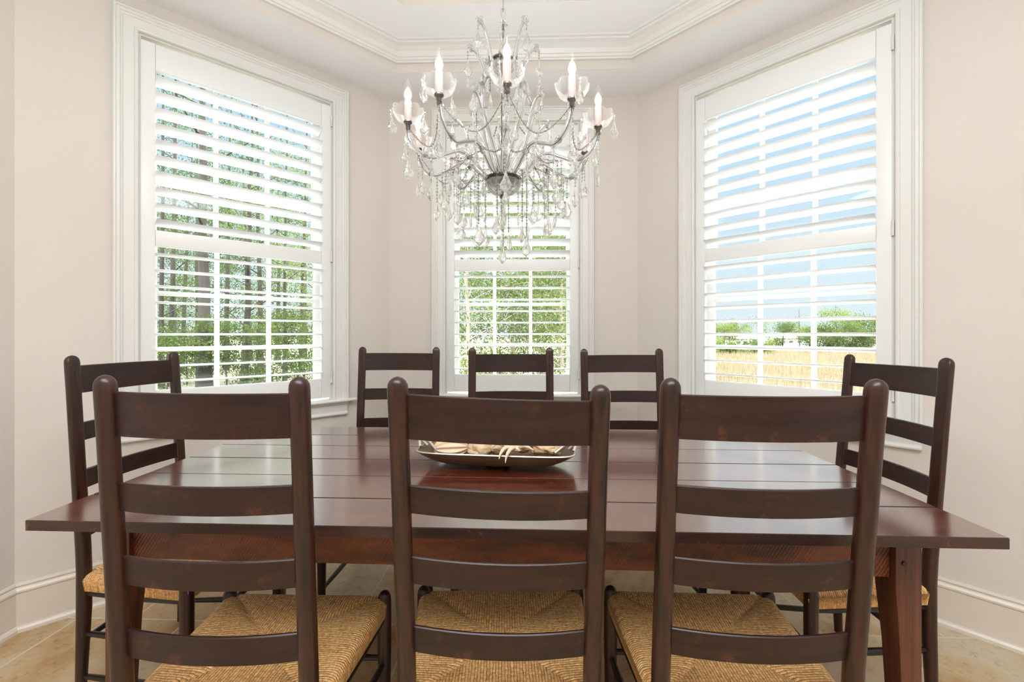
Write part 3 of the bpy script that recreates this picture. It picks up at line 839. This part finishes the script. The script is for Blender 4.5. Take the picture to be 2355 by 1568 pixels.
def octa(q, p, r_, h_=None, seg=6):
    h_ = h_ or r_
    x, y, z = p; ph = rs.uniform(0, 1)
    vs = [(x, y, z + h_)] + [(x + r_ * math.cos(2 * PI * i / seg + ph), y + r_ * math.sin(2 * PI * i / seg + ph), z) for i in range(seg)] + [(x, y, z - h_)]
    q.add(vs, [(0, 1 + i, 1 + (i + 1) % seg) for i in range(seg)] + [(seg + 1, 1 + (i + 1) % seg, 1 + i) for i in range(seg)])
def strand(pts, parent, rb=0.0052, gap=0.0115):
    """string of faceted beads joined by dark wire links"""
    P = [Vector(p) for p in pts]; q = MB(); w = MB(); L_ = 0; nxt = 0.005; nb = 0
    for i in range(len(P) - 1):
        seg = (P[i + 1] - P[i]); sl = seg.length
        while nxt <= L_ + sl:
            p = P[i] + seg * ((nxt - L_) / sl)
            octa(q, p, rb * (1.15 if nb % 4 == 0 else 0.85), rb * (1.1 if nb % 4 == 0 else .8)); nb += 1
            nxt += gap
        L_ += sl
    o = q.build('bead_strand', M['crystal'], parent, smooth=False)
    w.tube(P, 0.0010, 4); w.build('wire', M['darkmetal'], o)
    return o
def rosette(p, parent, r_=0.014):
    q = MB(); x, y, z = p
    for i in range(12):
        d = Vector((rs.gauss(0, 1), rs.gauss(0, 1), rs.gauss(0, 1))).normalized() * r_ * 0.7
        octa(q, (x + d.x, y + d.y, z + d.z), 0.0048, 0.0048, 5)
    octa(q, p, r_ * .55, r_ * .55, 8)
    q.build('rosette', M['crystal'], parent, smooth=False)

cups = []
for i in range(10):
    a0 = math.radians(-90 + 3 + 36 * i); ca, sa = math.cos(a0), math.sin(a0)
    def P(r_, z_, da=0.0):
        c_, s_ = math.cos(a0 + da), math.sin(a0 + da); return Vector((r_ * c_, r_ * s_, z_))
    path = smoothpath([P(.050, 1.716), P(.080, 1.738), P(.120, 1.776), P(.155, 1.786), (P(.200, 1.768)), P(.243, 1.752), P(.280, 1.766), P(.306, 1.797), P(.316, 1.834)], 6)
    arm = MB().tube(path, 0.0072, 8).build('arm', M['crystal'], ch, ang=60)
    MB().tube(path, 0.0018, 5).build('wire_core', M['chrome'], arm)
    c0 = P(.316, 0)
    MB().lathe([(0.002, 1.828), (0.0055, 1.834), (0.008, 1.846), (0.0135, 1.852), (0.0135, 1.856), (0.002, 1.857)], (c0.x, c0.y, 0), 14).build('candle_cup', M['darkmetal'], arm)
    def scal(r_, z_, a_):
        k = (r_ / 0.047) ** 2
        s_ = abs(math.cos(4 * a_)) 
        return r_ * (1 + 0.10 * k * (s_ - .5)), z_ + 0.006 * k * (s_ - .5)
    MB().lathe([(0.011, 1.855), (0.025, 1.857), (0.037, 1.865), (0.0445, 1.878), (0.0475, 1.893), (0.0460, 1.893), (0.0430, 1.880), (0.0355, 1.868), (0.024, 1.8605), (0.011, 1.859)], (c0.x, c0.y, 0), 64, scal).build('bobeche', M['bobeche'], arm, ang=60)
    MB().lathe([(0.0115, 1.857), (0.0115, 1.918), (0.010, 1.920), (0.002, 1.920)], (c0.x, c0.y, 0), 16).build('candle_sleeve', M['sleeve'], arm, ang=40)
    bulb = MB().lathe([(0.006, 1.919), (0.011, 1.924), (0.0150, 1.936), (0.0158, 1.945), (0.0140, 1.957), (0.0095, 1.970), (0.0048, 1.981), (0.0015, 1.988), (0.0008, 1.991)], (c0.x, c0.y, 0), 18).build('bulb', M['bulbglass'], arm)
    MB().lathe([(0.001, 1.921), (0.0070, 1.925), (0.0108, 1.935), (0.0112, 1.941), (0.0088, 1.950), (0.0050, 1.958), (0.001, 1.964)], (c0.x, c0.y, 0), 14).build('filament_glow', M['glow'], arm)
    pl = light('bulb_light', 'POINT', (c0.x, c0.y, 1.945), (0, 0, 0), 4.4, (1, 0.96, 0.92), shadow_soft_size=0.012); pl.parent = arm
    rosette(P(.262, 1.758), arm, 0.013); rosette(P(.118, 1.776), arm, 0.013); rosette(P(.316, 1.838), arm, .010)
    cups.append(P(.316, 1.842))
    # pendants on the bobeche rim
    for da in (rs.uniform(-.5, .2), rs.uniform(2.2, 3.2)):
        dx, dy = 0.050 * math.cos(a0 + da), 0.050 * math.sin(a0 + da)
        p = Vector((c0.x + dx, c0.y + dy, 1.890)); strand([p, p - Vector((0, 0, .018))], arm); drop(p - Vector((0, 0, .022)), 0.95, arm)
    # hanging strings
    p = P(.316, 1.828); ln_ = rs.uniform(.075, .10); strand([p, p - Vector((0, 0, ln_))], arm); drop(p - Vector((0, 0, ln_ + .004)), 1.0, arm)
    p = P(.243, 1.745); ln_ = rs.uniform(.055, .095); strand([p, p - Vector((0, 0, ln_))], arm); drop(p - Vector((0, 0, ln_ + .004)), 1.0, arm)
    p = P(.198, 1.762); ln_ = rs.uniform(.10, .14); strand([p, p - Vector((0, 0, ln_))], arm); drop(p - Vector((0, 0, ln_ + .004)), .85, arm)
    p = P(.155, 1.778); ln_ = rs.uniform(.16, .20); strand([p, p - Vector((0, 0, ln_))], arm); drop(p - Vector((0, 0, ln_ + .004)), 1.05, arm)
for i in range(10):
    a_, b_ = cups[i], cups[(i + 1) % 10]
    pts = []
    for k in range(13):
        t = k / 12; p = a_.lerp(b_, t) * (1 - 0.10 * math.sin(PI * t)); p.z = 1.84 - 0.085 * (1 - (2 * t - 1) ** 2)
        pts.append(p)
    strand(pts, ch)
    p = pts[6]; strand([p, p - Vector((0, 0, .045))], ch); drop(p - Vector((0, 0, .048)), .8)
for i in range(10):
    a0 = math.radians(-90 + 3 + 36 * i + 18); z0 = 1.735
    p = Vector((.205 * math.cos(a0), .205 * math.sin(a0), z0)); q0 = Vector((.12 * math.cos(a0 - .31), .12 * math.sin(a0 - .31), 1.772)); q1 = Vector((.12 * math.cos(a0 + .31), .12 * math.sin(a0 + .31), 1.772))
    strand([q0, q0.lerp(p, .5) - Vector((0, 0, .012)), p, q1.lerp(p, .5) - Vector((0, 0, .012)), q1], ch)
    ln_ = rs.uniform(.03, .11); strand([p, p - Vector((0, 0, ln_))], ch); drop(p - Vector((0, 0, ln_ + .003)), rs.uniform(.75, 1.05))
# short inner strings from the hub plate
for i in range(6):
    a0 = 2 * PI * (i + .3) / 6; p = Vector((.085 * math.cos(a0), .085 * math.sin(a0), 1.728)); ln_ = rs.uniform(.15, .20)
    strand([Vector((.055 * math.cos(a0), .055 * math.sin(a0), 1.714)), p, p - Vector((0, 0, ln_))], ch); drop(p - Vector((0, 0, ln_ + .003)), 1.1)
strand([(0, 0, 1.648), (0, 0, 1.49)], ch, 0.0065); drop((0, 0, 1.492), 1.1)
# tall crown scrolls
for i in range(5):
    a0 = math.radians(-90 + 36 + 72 * i)
    def P(r_, z_): return Vector((r_ * math.cos(a0), r_ * math.sin(a0), z_))
    path = smoothpath([P(.118, 2.178), P(.100, 2.165), P(.080, 2.130), P(.066, 2.085), P(.070, 2.045), P(.094, 2.005), P(.112, 1.960), P(.104, 1.91), P(.080, 1.865), P(.055, 1.82), P(.030, 1.77), P(.018, 1.745)], 5)
    sc = MB().tube(path, 0.0078, 8).build('crown_scroll', M['crystal'], ch, ang=60)
    MB().tube(path, 0.0014, 5).build('wire_core', M['chrome'], sc)
    rosette(P(.120, 2.186), sc, .015); rosette(P(.068, 2.075), sc, .012); rosette(P(.108, 1.985), sc, .012)
    p = P(.130, 2.178); strand([p, p - Vector((0, 0, .03))], sc); drop(p - Vector((0, 0, .033)), 1.0, sc); drop(p - Vector((0, 0, .088)), .7, sc)
    p = P(.116, 2.02); drop(p - Vector((0, 0, .01)), 1.0, sc)
    p = P(.088, 2.07); drop(p - Vector((0, 0, .01)), .8, sc)
for i in range(5):
    a0 = math.radians(-90 + 36 + 72 * i)
    def P(r_, z_): return Vector((r_ * math.cos(a0 + .12), r_ * math.sin(a0 + .12), z_))
    path = smoothpath([P(.172, 1.930), P(.158, 1.926), P(.140, 1.900), P(.126, 1.86), P(.108, 1.81), P(.084, 1.765), P(.050, 1.725)], 5)
    sc = MB().tube(path, 0.0068, 8).build('low_scroll', M['crystal'], ch, ang=60)
    MB().tube(path, 0.0012, 5).build('wire_core', M['chrome'], sc)
    rosette(P(.176, 1.938), sc, .016)
    p = P(.180, 1.928); drop(p - Vector((0, 0, .010)), .9, sc)
for i in range(6):
    a0 = math.radians(20 + 60 * i); p = Vector((.043 * math.cos(a0), .043 * math.sin(a0), 2.112)); ln_ = rs.uniform(.05, .10)
    p2 = Vector((.060 * math.cos(a0), .060 * math.sin(a0), 2.108))
    strand([p, p2, p2 - Vector((0, 0, ln_))], ch); drop(p2 - Vector((0, 0, ln_ + .003)), .9)
    a1 = a0 + .5; p = Vector((.125 * math.cos(a1), .125 * math.sin(a1), 1.905)); q0 = Vector((.075 * math.cos(a1), .075 * math.sin(a1), 1.93))
    strand([q0, p, p - Vector((0, 0, .06))], ch); drop(p - Vector((0, 0, .063)), .9)
rosette((0, 0, 2.235), ch, .017)

# ------------------------------------------------------------------ outdoors
GZ = -0.60
M['grass'] = None
m = bpy.data.materials.new('dry_field'); nt, ns, ls, b = nodes(m)
n1 = noise(ns, ls, 0.35, 6, 0.6); n2 = noise(ns, ls, 9, 6, 0.8)
r1 = ramp(ns, [(0.35, lin(112, 100, 76)), (0.6, lin(100, 90, 66)), (0.72, lin(70, 78, 44))])
ls.new(n1.outputs[0], r1.inputs[0]); r2 = ramp(ns, [(0.3, lin(170, 150, 110)), (0.55, (1, 1, 1, 1))]); ls.new(n2.outputs[0], r2.inputs[0])
mm = ns.new('ShaderNodeMix'); mm.data_type = 'RGBA'; mm.blend_type = 'MULTIPLY'; mm.inputs['Factor'].default_value = 0.7
ls.new(r1.outputs[0], mm.inputs['A']); ls.new(r2.outputs[0], mm.inputs['B']); ls.new(mm.outputs['Result'], b.inputs['Base Color']); b.inputs['Roughness'].default_value = 0.9
M['field'] = m
M['forest_floor'] = simple('forest_floor', lin(58, 54, 34), 0.9)
M['straw'] = simple('straw', lin(112, 100, 76), 0.8)
M['bark'] = simple('bark', lin(44, 38, 34), 0.9)
M['barklight'] = simple('pale_bark', lin(150, 138, 124), 0.9)
def leafmat(name, c0, c1):
    m = bpy.data.materials.new(name); m.use_nodes = True; nt = m.node_tree; ns = nt.nodes; ls = nt.links; ns.clear()
    out = ns.new('ShaderNodeOutputMaterial'); d = ns.new('ShaderNodeBsdfDiffuse'); t = ns.new('ShaderNodeBsdfTranslucent'); mx = ns.new('ShaderNodeMixShader'); mx.inputs[0].default_value = 0.45
    n = noise(ns, ls, 1.7, 5, 0.8); r = ramp(ns, [(0.35, c0), (0.65, c1)]); ls.new(n.outputs[0], r.inputs[0])
    ls.new(r.outputs[0], d.inputs[0]); ls.new(r.outputs[0], t.inputs[0]); ls.new(d.outputs[0], mx.inputs[1]); ls.new(t.outputs[0], mx.inputs[2]); ls.new(mx.outputs[0], out.inputs[0])
    return m
M['leaf_wood'] = leafmat('woodland_leaves', lin(34, 45, 24), lin(80, 96, 50))
M['leaf_light'] = leafmat('light_green_leaves', lin(56, 70, 34), lin(108, 120, 66))
M['leaf_pine'] = leafmat('pine_needles', lin(42, 56, 38), lin(74, 92, 62))
M['siding'] = simple('white_siding', lin(236, 236, 238), 0.6)
M['roofgrey'] = simple('grey_roof', lin(150, 150, 156), 0.8)
M['darkwin'] = simple('dark_window', lin(70, 76, 84), 0.3)

q = MB().box(-90, 140, 3.2, 150, GZ - .05, GZ)
tag(q.build('lawn', M['forest_floor'], smooth=False), kind='structure')
# golden field seen through the right window
q = MB().prism([(3.5, 3.2), (140, 3.2), (140, 46), (8, 46)], GZ, GZ + 0.02)
tag(q.build('field_ground', M['field'], smooth=False), kind='structure')
rnd = np.random.RandomState(2)
nb = 60000
yy = 5.5 + 36 * rnd.rand(nb) ** 1.3; xx = yy * (0.35 + 0.65 * rnd.rand(nb)); hh = 0.25 + 0.35 * rnd.rand(nb); an = rnd.rand(nb) * PI
wd = 0.004 + 0.0006 * yy; lx = (rnd.rand(nb) - .5) * .25; ly = (rnd.rand(nb) - .5) * .25
v = np.zeros((nb, 3, 3)); v[:, 0] = np.stack([xx - wd * np.cos(an), yy - wd * np.sin(an), np.full(nb, GZ)], 1); v[:, 1] = np.stack([xx + wd * np.cos(an), yy + wd * np.sin(an), np.full(nb, GZ)], 1)
v[:, 2] = np.stack([xx + lx, yy + ly, GZ + hh], 1)
me = bpy.data.meshes.new('tall_dry_grass'); me.from_pydata(v.reshape(-1, 3).tolist(), [], np.arange(nb * 3).reshape(-1, 3).tolist()); me.materials.append(M['straw'])
o = bpy.data.objects.new('tall_dry_grass', me); S.collection.objects.link(o)
tag(o, 'golden dry grass covering the field outside the right window', 'grass', kind='stuff')

def leaf_cloud(name, mat, parent, centers, n_per, spread, size, seed, flat=0.7):
    rg = np.random.RandomState(seed); V = []; 
    cs = np.array(centers)
    tot = len(cs) * n_per
    c = np.repeat(cs, n_per, 0) + rg.normal(size=(tot, 3)) * np.array([spread, spread, spread * flat])
    a = rg.normal(size=(tot, 3)); a /= np.linalg.norm(a, axis=1)[:, None]
    b_ = np.cross(a, rg.normal(size=(tot, 3))); b_ /= np.linalg.norm(b_, axis=1)[:, None]
    s = size * (0.6 + 0.8 * rg.rand(tot))[:, None]
    vv = np.stack([c - a * s, c + b_ * s * .45, c + a * s, c - b_ * s * .45], 1).reshape(-1, 3)
    me = bpy.data.meshes.new(name); me.from_pydata(vv.tolist(), [], np.arange(tot * 4).reshape(-1, 4).tolist()); me.materials.append(mat)
    o = bpy.data.objects.new(name, me); S.collection.objects.link(o); o.parent = parent
    return o
def make_tree(name, loc, H, rt, seed, mat, bark, crown_r=2.2, base=0.25, nclus=60, nper=120, leaf=0.09, nbr=16, spread=0.33, label='', cat='tree', group=None):
    rg = random.Random(seed); r = empty(name, (loc[0], loc[1], GZ)); tag(r, label, cat, group)
    q = MB(); lean = (rg.uniform(-.03, .03), rg.uniform(-.03, .03)); tpth = []
    for k in range(9):
        z = H * k / 8; tpth.append((lean[0] * z + rg.uniform(-.04, .04) * (k > 0), lean[1] * z + rg.uniform(-.04, .04) * (k > 0), z))
    q.tube(tpth, [rt * (1.25 if k == 0 else 1 - 0.85 * k / 8) for k in range(9)], 8)
    cen_ = []
    for k in range(nbr):
        z0 = H * (base + (0.97 - base) * k / nbr); a = rg.uniform(0, 2 * PI); f_ = math.sin(PI * min(.95, max(.12, (z0 / H - base) / (1 - base) * .9 + .18)))
        L_ = crown_r * f_ * rg.uniform(.7, 1.1); el = rg.uniform(.0, .6)
        p0 = Vector((lean[0] * z0, lean[1] * z0, z0)); d = Vector((math.cos(a), math.sin(a), el))
        p1 = p0 + d * L_ * .5 + Vector((0, 0, .1)); p2 = p0 + d * L_ + Vector((rg.uniform(-.3, .3), rg.uniform(-.3, .3), rg.uniform(-.1, .4)))
        rb = rt * .30 * (1 - z0 / H * .6)
        q.tube(smoothpath([p0, p1, p2], 3), [rb * (1 - .8 * j / 6) for j in range(7)], 5)
        for t in range(2):
            s0 = p0.lerp(p2, rg.uniform(.35, .8)); s1 = s0 + Vector((rg.uniform(-1, 1), rg.uniform(-1, 1), rg.uniform(0, 1))) * L_ * .4
            q.tube([s0, s1], [rb * .4, rb * .1], 4); cen_.append(s1)
        cen_ += [p2, p1.lerp(p2, .5)]
    q.build('trunk', bark, r)
    while len(cen_) < nclus:
        z = H * rg.uniform(base, 1.0); a = rg.uniform(0, 2 * PI); f_ = math.sin(PI * min(.95, max(.12, (z / H - base) / (1 - base) * .9 + .15))); rr = crown_r * f_ * math.sqrt(rg.random())
        cen_.append(Vector((rr * math.cos(a), rr * math.sin(a), z)))
    leaf_cloud('foliage', mat, r, [tuple(c_) for c_ in cen_[:max(nclus, 1)]], nper, spread, leaf, seed)
    return r
def at(px, D): return ((px - 1177.5) / 985 * D, D)
# woods beyond the left window
make_tree('pine_tree', at(470, 13), 13, 0.19, 1, M['leaf_pine'], M['bark'], 2.6, .30, 36, 110, .042, 16, .33, 'thick dark trunk tree nearest the left window, standing out among the woods')
GW = 'thinner trees in the woods beyond the left window'
sp = [(562, 15, .12, 'barkl'), (600, 18, .12, 'w'), (395, 17, .11, 'w'), (418, 20, .1, 'w'), (692, 19, .09, 'l'), (655, 15, .07, 'l'), (372, 14, .08, 'w'), (520, 21, .12, 'w'), (735, 22, .12, 'l'), (455, 24, .14, 'w'), (640, 25, .14, 'w'), (340, 23, .12, 'w'), (575, 28, .15, 'w'), (700, 30, .15, 'l'), (400, 30, .15, 'w')]
lab = 'slender leafy woodland tree beyond the left window, one of many'
for i, (px, D, rt, kd) in enumerate(sp):
    x, y = at(px, D)
    make_tree('woodland_tree', (x, y), 11 + (i * 7 % 5), rt, 20 + i, M['leaf_light'] if kd == 'l' else M['leaf_wood'], M['bark'], 2.3, .18, 42, 110, .042, 16, .36, lab, 'tree', GW)
GB = 'bushes on the woodland floor beyond the left window'
for i, (px, D) in enumerate(((385, 12), (430, 15), (520, 13), (590, 16), (650, 13), (700, 15), (740, 12), (480, 19), (620, 21), (350, 16))):
    x, y = at(px, D)
    make_tree('woodland_bush', (x, y), 1.9 + .3 * (i % 3), .03, 60 + i, M['leaf_wood'], M['bark'], 1.3, .05, 32, 110, .040, 9, .24, 'low leafy bush under the trees beyond the left window', 'bush', GB)
# dense trees beyond the middle window
GM = 'leafy trees beyond the middle window'
for i, (px, D, h_) in enumerate(((1080, 9.5, 6.0), (1180, 11, 6.6), (1290, 10, 5.6), (1130, 15, 8.5), (1250, 16, 8), (1000, 14, 8), (1370, 14, 7))):
    x, y = at(px, D)
    make_tree('leafy_tree', (x, y), h_, .07, 90 + i, M['leaf_light'] if i != 3 else M['leaf_wood'], M['barklight'], 1.7 + .05 * D * .5, .04, 90, 170, .036, 20, .27, 'bright green bushy tree filling the middle window view', 'tree', GM)
# far tree line beyond the field
far = [(1665, 42, 2.6, 3.0, 'l', 'rounded yellow-green shrub at the left of the far tree line'), (1690, 60, 3.6, 3.0, 'w', 'dark green shrub rising behind the left white house'), (1752, 44, 5.0, 1.6, 't', 'tall thin sparse tree between the white houses'), (1800, 46, 3.1, 2.6, 'w', 'dark shrub in front of the white houses'), (1838, 48, 4.6, 1.4, 't', 'tall wispy bare-looking tree in the middle of the tree line'),
       (1862, 50, 2.6, 2.4, 'w', 'low green shrub right of the wispy tree'), (1925, 38, 4.4, 2.6, 'l', 'largest rounded green tree at the right of the field'), (1985, 40, 3.7, 2.4, 'w', 'bushy tree right beside the largest field tree'), (2040, 42, 3.4, 2.6, 'w', 'bushy tree at the far right edge of the field'), (1900, 36, 2.6, 2.2, 'w', 'dark bush at the foot of the largest field tree'), (1960, 36, 2.4, 2.0, 'w', 'low dark bush between the two big field trees'), (1620, 44, 3.0, 3, 'w', 'dark shrub behind the left stile of the right shutter')]
for i, (px, D, h_, cr_, kd, lb) in enumerate(far):
    x, y = at(px, D)
    th = kd == 't'
    make_tree('field_tree' if h_ > 3.2 else 'field_shrub', (x, y), h_, .08 if not th else .07, 140 + i, M['leaf_light'] if kd in 'lt' else M['leaf_wood'], M['bark'], cr_ * .62, .05 if not th else .35, 46 if not th else 26, 130 if not th else 30, .06, 14, .32, lb, 'tree' if h_ > 3.2 else 'shrub')
GE = 'low green bushes along the field edge'
for i in range(5):
    x, y = at(1642 + 27 * i, 33)
    make_tree('field_bush', (x, y), 0.95, .02, 170 + i, M['leaf_light'] if i % 2 == 0 else M['leaf_wood'], M['bark'], .9, .02, 24, 60, .07, 8, .2, 'low bright green bush on the left edge of the golden field', 'bush', GE)
for px, D, w_, lb, d_ in ((1722, 52, 3.6, 'long low white house with grey roof beyond the field, left one', 3.0), (1850, 56, 4.6, 'long low white house beyond the field, right one', 3.4)):
    x, y = at(px, D)
    hs = empty('white_house', (x, y, GZ)); tag(hs, lb, 'house')
    MB().box(-w_ / 2, w_ / 2, 0, d_, 0, 1.15).build('wall', M['siding'], hs, smooth=False)
    MB().add([(-w_ / 2 - .15, -.2, 1.15), (w_ / 2 + .15, -.2, 1.15), (w_ / 2 + .15, d_ + .2, 1.15), (-w_ / 2 - .15, d_ + .2, 1.15), (-w_ / 2 - .15, d_ / 2, 1.75), (w_ / 2 + .15, d_ / 2, 1.75)], [(0, 1, 5, 4), (2, 3, 4, 5), (0, 4, 3), (1, 2, 5), (0, 3, 2, 1)]).build('roof', M['siding'], hs, smooth=False)
    for k in range(4):
        MB().box(-w_ / 2 + .3 + k * w_ / 4.2, -w_ / 2 + .8 + k * w_ / 4.2, -.02, .02, .55, .85).build('window', M['darkwin'], hs, smooth=False)
